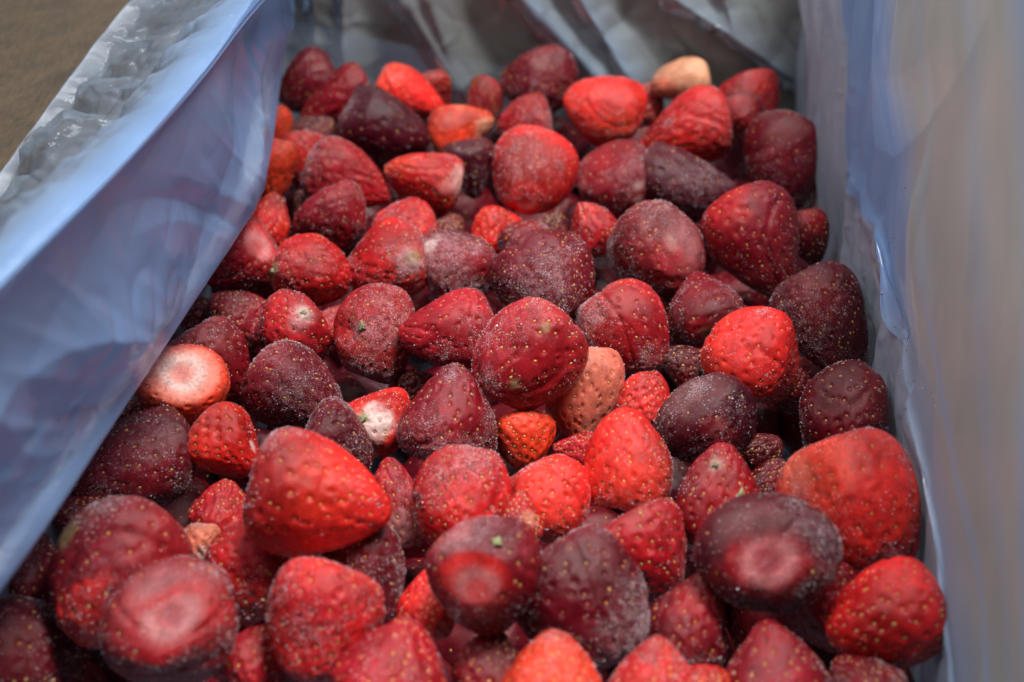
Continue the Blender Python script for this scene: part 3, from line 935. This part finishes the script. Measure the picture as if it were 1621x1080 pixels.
    (712, 661, 150, 152, 82, 8, 0.8, 'dc', 0.85, "frosted wine-red strawberry with an upright pointed tip below the big central one", {'cone': 0.34, 'seeds': 140, 'rim': [(0.95, -0.1, 0.4, 1.0), (0.1, 0.9, 0.4, 1.0)], 'seed': 1.15}),
    (1117, 490, 132, 122, 110, -30, 0.0, 'dc', 0.55, "dark crimson strawberry with a greenish smeared scar below the white-scarred round one", {'patch': [(-0.1, -0.5, 0.3, 'c', 0.8), (0.02, -0.52, 0.10, 'g', 0.7)], 'seeds': 100}),
    (1197, 560, 158, 150, 75, 10, 0.8, 'b', 0.3, "clean bright red strawberry with frosted rounded top on the right", {'seeds': 130, 'cone': 0.15, 'rim': [(0.15, 0.9, 0.35, 1.0)], 'seed': 0.9}),
    (1305, 512, 136, 180, -66, 8, 0.5, 'dk', 0.6, "tall maroon frosted strawberry with gold seeds leaning on the right bag wall", {'seeds': 190, 'cone': 0.15, 'patch': [(-0.2, 0.6, 0.5, 'dc', 0.7)]}),
    (1088, 582, 78, 74, 30, 0, -0.6, 'dk', 0.5, "small maroon strawberry in shade left of the clean bright red one", {}),
    (1330, 663, 168, 134, 170, 12, 0.3, 'dk', 0.75, "frosted maroon strawberry behind the huge orange-red one at the right wall", {'cone': 0.1, 'seeds': 160}),
    (1121, 672, 150, 138, -60, -35, 0.6, 'vd', 0.55, "very dark plum strawberry with a smooth reddish scar, right of centre", {'cone': 0.12, 'patch': [(0.2, -0.15, 0.34, 'dc', 0.9), (0.22, -0.12, 0.13, 'k', 0.35)], 'seeds': 90, 'rim': [(-0.3, 0.85, 0.5, 1.0)]}),
    (313, 494, 78, 70, 30, 0, -0.6, 'dk', 0.4, "dark maroon strawberry in shadow beside the left film, under the pale-cut one", {}),
    (660, 610, 60, 60, 30, 0, -1.2, 'dk', 0.4, "shaded dark strawberry deep below the smooth crimson cone", {}),
    # ---- near rows
    (214, 741, 156, 200, 205, 5, 0.4, 'dk', 0.5, "large dark maroon strawberry half under the left film", {'cone': 0.1, 'seeds': 150, 'rim': [(0.9, -0.3, 0.4, 0.9)], 'patch': [(0.3, -0.1, 0.4, 'dc', 0.6)]}),
    (362, 704, 112, 128, -40, 5, 0.6, 'b', 0.3, "bright red seedy strawberry with a white nick at its right tip", {'cone': 0.25, 'seeds': 150, 'patch': [(0.98, -0.05, 0.2, 'w', 0.7)], 'cleft': [(0.95, 0.1, 0.35, 0.15)]}),
    (354, 808, 106, 90, 80, 10, -0.3, 'c', 0.4, "small crimson strawberry behind the left shoulder of the big bright red one", {'patch': [(-0.1, -0.2, 0.4, 'r', 0.7)]}),
    (183, 908, 204, 236, 238, 12, 1.5, 'dc', 0.45, "big plum-red strawberry with glowing red tip and greenish side, near left", {'cone': 0.14, 'seeds': 130, 'patch': [(-0.4, -0.7, 0.50, 'b', 0.95), (-0.7, 0.6, 0.22, 'g', 0.45), (0.85, -0.2, 0.3, 'r', 0.6)], 'rim': [(-0.2, 0.9, 0.6, 0.9)], 'seed': 1.2}),
    (277, 992, 200, 186, -60, -45, 1.0, 'dc', 0.5, "near left strawberry showing a round red cut face with pale core", {'cone': 0.12, 'cut': [(-0.12, 0.22, 0.84, 'c', 'k')], 'patch': [(-0.1, 0.2, 0.62, 'r', 0.7)], 'seeds': 90, 'rim': [(0.5, 0.8, 0.5, 0.9)], 'seed': 1.2}),
    (392, 895, 162, 130, 160, 10, 0.0, 'r', 0.35, "red strawberry below the left side of the big bright red one", {'seeds': 130, 'seed': 1.2}),
    (318, 872, 62, 90, -90, 0, -0.4, 's', 0.15, "pale peach wedge of a strawberry squeezed between plum and red berries", {'patch': [(0.3, -0.5, 0.6, 'w', 0.7)], 'seeds': 80, 'top': 'w'}),
    (52, 1036, 190, 170, 20, 0, -0.9, 'dk', 0.4, "dark maroon strawberry with gold seeds in the near left corner", {'seeds': 130, 'seed': 1.2, 'patch': [(-0.3, 0, 0.5, 'dc', 0.6)]}),
    (505, 985, 178, 194, 250, 8, 1.0, 'r', 0.55, "flat-faced rosy red strawberry in front of the big bright red one", {'cone': 0.22, 'blunt': 0.78, 'seeds': 170, 'patch': [(0.0, 0.0, 0.6, 'c', 0.4)], 'rim': [(-0.6, 0.6, 0.6, 0.7), (0, 0, 0.5, 0.5)]}),
    (402, 1046, 116, 116, 60, 0, -0.5, 'c', 0.25, "shaded red strawberry between the red-cut one and the flat rosy one", {'seeds': 110}),
    (36, 912, 130, 140, 60, 0, 0.0, 'dk', 0.4, "dark maroon strawberry emerging under the left film above the near left corner", {}),
    (132, 822, 90, 90, 40, 0, -0.6, 'dk', 0.4, "dark strawberry wedged between the large maroon one and the left film edge", {}),
    (503, 787, 192, 218, -16, 10, 2.0, 'b', 0.35, "big smooth bright red strawberry on top of the near pile, pointing right", {'cone': 0.36, 'blunt': 0.86, 'flats': 0, 'lump': 0.7, 'seeds': 150, 'rim': [(-0.5, 0.8, 0.45, 1.0), (-0.9, 0.3, 0.3, 0.8)], 'patch': [(0.2, 0.1, 0.6, 'o', 0.35)], 'seedcol': (0.7, 0.25, 0.06), 'top': 'k'}),
    (532, 706, 136, 116, -20, 10, 0.4, 'dk', 0.7, "frosted dark wine strawberry behind the tip of the big bright red one", {'seeds': 140}),
    (628, 797, 82, 142, 100, 0, -0.2, 'c', 0.55, "narrow crimson strawberry with a pale pink end between two bright red ones", {'patch': [(0.1, -0.75, 0.45, 'k', 0.7)], 'seeds': 130}),
    (733, 794, 146, 174, 262, 5, 0.9, 'r', 0.75, "frosted red seedy strawberry with a rough crest, centre front", {'cone': 0.0, 'seeds': 220, 'rim': [(0.1, 0.95, 0.4, 1.0)], 'patch': [(0, 0.2, 0.6, 'b', 0.4)]}),
    (826, 818, 70, 86, 90, 0, 0.7, 'c', 0.4, "narrow strawberry edge with a pale brown rim between two frosted red ones", {'patch': [(0.5, 0, 0.4, 'p', 0.5)]}),
    (871, 785, 140, 132, 60, 10, 0.2, 'b', 0.8, "bright red frosted strawberry above the blackish crusted one, right of centre", {'seeds': 170, 'cone': 0.1}),
    (830, 700, 94, 92, -80, 10, -0.3, 'o', 0.3, "orange-red seedy strawberry in the hollow under the big central one", {'seeds': 130}),
    (772, 916, 170, 186, -75, -32, 1.6, 'dc', 0.45, "dark strawberry with a round red stalk scar turned to the viewer, centre front", {'cone': 0.15, 'seeds': 100, 'cut': [(-0.20, -0.22, 0.86, 'b', 'k')], 'patch': [(-0.18, -0.35, 0.55, 'r', 0.9), (0.1, 0.7, 0.5, 'dk', 0.8)], 'green': [(0.12, 0.55, 0.002)], 'rim': [(0, 0.9, 0.5, 0.8)], 'seed': 1.3}),
    (585, 908, 122, 158, -70, 5, 0.2, 'dk', 0.7, "dark frosted strawberry in the shade under the big bright red one's tip", {'seeds': 130}),
    (680, 952, 90, 126, 80, 0, -0.1, 'r', 0.1, "red seedy strawberry sliver left of the one with the round red scar", {'seeds': 140}),
    (625, 1068, 190, 176, 70, 5, 0.4, 'c', 0.35, "dull crimson strawberry with orange seeds at the near edge, left of centre", {'seeds': 160, 'seed': 1.2, 'seedcol': (0.6, 0.2, 0.05)}),
    (778, 1054, 116, 112, 80, 0, -0.3, 'dc', 0.3, "dark red strawberry under the round-scarred one at the near edge", {}),
    (877, 1072, 158, 136, 85, 10, 0.8, 'o', 0.5, "bright orange-red frosted strawberry cut by the near edge of the picture", {'rim': [(0.0, 0.9, 0.6, 0.9)], 'seeds': 140}),
    (921, 946, 196, 212, -60, 8, 0.9, 'dk', 1.0, "big blackish purple strawberry crusted with frost, front right of centre", {'cone': 0.1, 'seeds': 170, 'patch': [(-0.2, -0.1, 0.7, 'dk', 0.7)], 'seedcol': (0.55, 0.07, 0.04)}),
    (992, 732, 142, 168, 92, 10, 0.9, 'b', 0.75, "bright red heart-shaped frosted strawberry with a notched lower edge", {'cone': 0.26, 'seeds': 190, 'cleft': [(-0.22, -0.98, 0.35, 0.14)], 'rim': [(0.2, -0.85, 0.5, 1.0)], 'dip': 0.0}),
    (909, 714, 74, 70, 180, 0, -0.4, 'c', 0.35, "small crimson strawberry left of the notched heart-shaped one", {}),
    (1138, 786, 140, 158, 88, 8, 0.5, 'c', 0.25, "shiny crimson seedy strawberry with a scrap of green leaf at its right", {'cone': 0.32, 'seeds': 160, 'green': [(0.5, -0.12, 0.0042), (-0.05, 0.78, 0.0014)], 'patch': [(-0.05, 0.78, 0.10, 'w', 0.5)]}),
    (1015, 880, 166, 150, -60, 5, 0.0, 'c', 0.5, "frosted dark crimson strawberry between the crusted purple one and the dark cut one", {'seeds': 170}),
    (1212, 881, 204, 200, -80, -72, 1.5, 'vd', 0.6, "big dark purple strawberry with a pinkish cut face towards the viewer, near right", {'cone': 0.08, 'cut': [(0.03, -0.08, 0.90, 'c', 'k')], 'patch': [(0.05, -0.1, 0.50, 'c', 0.7)], 'top': 'c', 'dip': 0.03, 'seeds': 80, 'rim': [(0, 0.95, 0.4, 0.5)], 'seed': 1.2}),
    (1347, 801, 216, 228, -70, 0, 1.0, 'b', 0.40, "huge orange-red strawberry with purplish frosted underside against the right wall", {'cone': 0.08, 'seeds': 210, 'patch': [(-0.55, 0.6, 0.65, 'o', 0.8), (-0.8, 0.5, 0.3, 's', 0.6), (0.45, -0.8, 0.40, 'dk', 0.85), (0.9, -0.5, 0.45, 'c', 0.8)], 'rim': [(-0.85, 0.2, 0.4, 0.8), (0.4, -0.75, 0.35, 1.0)], 'seed': 0.9}),  # lower-right patches put wall-side shade into the colour, under real frost
    (1224, 757, 66, 72, 60, 0, -0.5, 'dk', 0.5, "little dark strawberry between the leafy-scrap one and the huge orange-red one", {}),
    (1095, 978, 136, 146, 70, 8, 0.1, 'dc', 0.4, "dark red strawberry below the dark cut-faced one, near edge right of centre", {'patch': [(0.2, 0.4, 0.5, 'c', 0.7)], 'seeds': 110}),
    (1228, 1072, 176, 172, 80, 8, 0.4, 'dc', 0.5, "dusky crimson strawberry at the near edge below the dark cut-faced one", {'seeds': 100, 'seed': 1.2}),
    (1302, 956, 132, 158, -70, 0, -0.7, 'dc', 0.15, "shadowed dark red strawberry under the huge orange-red one", {}),
    (1402, 977, 158, 180, 200, 5, 0.5, 'r', 0.1, "shiny red strawberry with gold seeds squeezed against the right film, near corner", {'cone': 0.15, 'seeds': 190, 'seed': 1.2}),
    (1035, 1084, 144, 136, 85, 5, 0.4, 'r', 0.5, "red strawberry with a white frosted crown at the near edge", {'rim': [(-0.1, 0.85, 0.5, 1.0)]}),
    (1112, 1092, 116, 86, 60, 0, 0.2, 'b', 0.3, "low red strawberry at the near edge beside the white-crowned one", {}),
    (1358, 1084, 120, 100, 120, 0, -0.3, 'dc', 0.6, "purple-red frosted strawberry at the near edge under the gold-seeded shiny one", {}),
    (1207, 714, 70, 66, 40, 0, -1.0, 'dk', 0.3, "dark strawberry in the gap right of the reddish-scarred plum one", {}),
    (212, 662, 70, 66, 40, 0, -0.8, 'dk', 0.4, "dark sliver of strawberry left of the white-cut orange one", {}),
    (1250, 612, 80, 76, 40, 0, -1.3, 'dk', 0.3, "dark strawberry in deep shade under the clean bright red one", {}),
]

HIDDEN = {-1, 0, 3, 10, 12, 13, 15, 18, 27, 29, 30, 31, 34, 35, 40, 45, 46, 54, 60, 61, 63, 67, 68, 70, 73, 75, 76, 78, 82, 90, 91, 96, 98, 100, 102, 103, 105, 106, 109, 110, 112, 113, 116, 119, 120, 121, 123, 124, 125, 128, 129, 134}
FILL_LABELS = {
    62: "shaded dark strawberry under the chin of the round-scarred one, near edge",
    4: "shaded strawberry between the large maroon one and the pale peach wedge",
    57: "dark strawberry sunk under the blackish purple one, back middle",
    108: "shaded dark strawberry directly below the dark cut-faced one, near right",
    126: "dark strawberry in the black gap left of the frosted maroon one at the right wall",
    114: "dark strawberry in the gap above the clean bright red one",
    111: "shaded strawberry just right of the very dark plum one with reddish scar",
    36: "dark strawberry in the gap right of the dark wine one with frosted rim",
    118: "dark strawberry under the broad end of the large red cone, far right",
    79: "dark strawberry in the gap below the notched heart-shaped one, to its left",
    2: "shaded strawberry between the near left corner berry and the red-cut one",
    74: "dark strawberry hollow right of the frosty crimson one, under the far bright red",
    95: "dark strawberry in the gap between the notched heart and the leafy-scrap one",
    37: "dark strawberry peeping above the small white-shouldered one",
    48: "shaded strawberry left of the round-scarred one, above the red seedy sliver",
    1: "dark strawberry at the very near edge, right of the near left corner berry",
    107: "dark strawberry at the near edge between the dusky crimson and purple-red ones",
    84: "dark strawberry in the gap right of the glossy maroon one, over the frosted crimson",
    11: "dark strawberry deep right of the orange-split red one by the left film",
    53: "dark strawberry behind the back of the smooth crimson cone pointing left",
    49: "dark strawberry speck under the pale pink end of the narrow crimson one",
    88: "dark strawberry in the gap between the round red frosted and white-streaked ones",
    20: "dark strawberry in the gap right of the white-nicked bright red one",
    50: "dark strawberry in the gap above the rough-crested frosted red one, to its left",
    93: "dark strawberry in the shade left below the dark cut-faced one",
    115: "dark strawberry right of the white-scarred round one, under the gold-seeded cone",
    97: "dark strawberry behind the small red one next to the very dark plum one",
    22: "dark strawberry between the stubbed shiny one and the frosted-rim wine one",
    66: "dark strawberry in the hollow under the tip of the big central one",
    59: "dark strawberry between the orange-red pale-rimmed and frosty crimson ones, far end",
    5: "dark strawberry under the white-nicked bright red one, above the small crimson",
    72: "dark strawberry low right of the round red frosted one with blunt end",
    47: "dark strawberry at the near edge right of the dull orange-seeded one",
    77: "dark strawberry at the near edge under the crusted purple one",
    38: "dark strawberry in the gap below the smooth crimson cone's tip",
    26: "dark strawberry between the tucked dark red one and the frost-speckled red one",
    133: "dark strawberry under the blocky maroon one, above the gold-seeded cone",
    86: "dark strawberry beside the small plum one behind the glossy maroon one",
    85: "dark strawberry under the small bright-tipped crimson one",
    127: "dark strawberry right below the clean bright red one, beside the tall maroon one",
    51: "dark strawberry right below the small white-shouldered one",
    69: "dark strawberry between the pale-spotted frosted one and the glossy maroon one",
    24: "dark strawberry below the round red one with green stub",
    52: "dark strawberry behind the upright tip of the frosted wine-red one",
    25: "dark strawberry left behind the frosty white-scarred red one",
    28: "dark strawberry under the near-black egg-shaped one, at its right end",
    71: "dark strawberry directly under the blunt end of the round red frosted one",
    104: "dark strawberry left of the large red cone's tip, far end",
    92: "dark strawberry at the near edge left of the dusky crimson one",
    39: "dark strawberry in the gap between the white-scarred and pale-spotted ones",
    80: "dark strawberry left of the small crimson one beside the heart-shaped berry",
    58: "dark strawberry under the left side of the round red frosted one",
    65: "dark strawberry below the orange-red one in the hollow",
    131: "dark strawberry below the blocky maroon one, at the right bag wall",
    130: "dark strawberry under the pressed maroon one at the right bag wall",
}

# settle the pile: berries that would run into each other slide apart along the line of sight they are seen on
K = len(T)
rays = np.array([ray(t[0], t[1]) for t in T])
dep = np.array([(t[6] * CM - CAM_H) / r[2] for t, r in zip(T, rays)])
size = np.array([(t[2] * 0.5 + t[3] * 0.5) * 0.5 for t in T]) / FPX      # mean radius per unit depth
dep0 = dep.copy()
for it in range(220):
    cpos = EYE + rays * dep[:, None]
    rad = size * dep
    moved = np.zeros(K)
    for i in range(K):
        d = cpos - cpos[i]
        dist = np.linalg.norm(d, axis=1) + 1e-9
        need = 0.90 * (rad + rad[i]) - dist
        for j in np.nonzero((need > 0.0004) & (np.arange(K) > i))[0]:
            gd = dep[j] - dep[i]
            s = 1.0 if gd >= 0 else -1.0
            c_ = min(1.0, abs(gd) / dist[j] + 0.25)
            m = min(0.0012, 0.25 * need[j] / c_)
            moved[j] += s * m; moved[i] -= s * m
    dep += np.clip(moved, -0.0018, 0.0018)
    dep = np.clip(dep + (dep0 - dep) * 0.004, dep0 - 0.022, dep0 + 0.035)


def frame_of(r, ang, tilt, roll):
    toward = -r / np.linalg.norm(r)
    right = np.cross(np.cross(toward, RIGHT), toward); right /= np.linalg.norm(right)
    up = np.cross(toward, right)
    a, b = math.radians(ang), math.radians(tilt)
    tip = (right * math.cos(a) + up * math.sin(a)) * math.cos(b) + toward * math.sin(b)
    z = -tip
    x = np.cross(z, toward); x /= np.linalg.norm(x) + 1e-9
    y = np.cross(z, x)
    c, s = math.cos(roll), math.sin(roll)
    return np.stack([x * c + y * s, y * c - x * s, z], 1), toward


for i, (x, y, w, l, ang, tilt, h, colr, frost, label, opt) in enumerate(T):
    fr, toward = frame_of(rays[i], ang, tilt, 0.0)
    c = EYE + rays[i] * dep[i]
    k = dep[i] / FPX
    ob = make_strawberry(zlib.crc32(label.encode()) % 100000, c, w * k * 1.08, l * k * 1.07, fr, toward, colr, frost, opt, px=max(w, l), sharp=4.3 if 330 < y < 790 else 6.0)
    tag(ob, label, "strawberry", "frozen strawberries in the carton")

# berries of the layer underneath, glimpsed through the gaps; gap shade put into their dark colours
rng = np.random.default_rng(77)
top = EYE + rays * dep[:, None]
spots = []
for a in np.arange(XL + 0.024, XR - 0.014, 0.028):
    for b in np.arange(0.235, YB - 0.012, 0.029):
        q = box_pt(a + rng.normal() * 0.004, b + rng.normal() * 0.004, -0.042 + rng.normal() * 0.003)
        spots.append(q)
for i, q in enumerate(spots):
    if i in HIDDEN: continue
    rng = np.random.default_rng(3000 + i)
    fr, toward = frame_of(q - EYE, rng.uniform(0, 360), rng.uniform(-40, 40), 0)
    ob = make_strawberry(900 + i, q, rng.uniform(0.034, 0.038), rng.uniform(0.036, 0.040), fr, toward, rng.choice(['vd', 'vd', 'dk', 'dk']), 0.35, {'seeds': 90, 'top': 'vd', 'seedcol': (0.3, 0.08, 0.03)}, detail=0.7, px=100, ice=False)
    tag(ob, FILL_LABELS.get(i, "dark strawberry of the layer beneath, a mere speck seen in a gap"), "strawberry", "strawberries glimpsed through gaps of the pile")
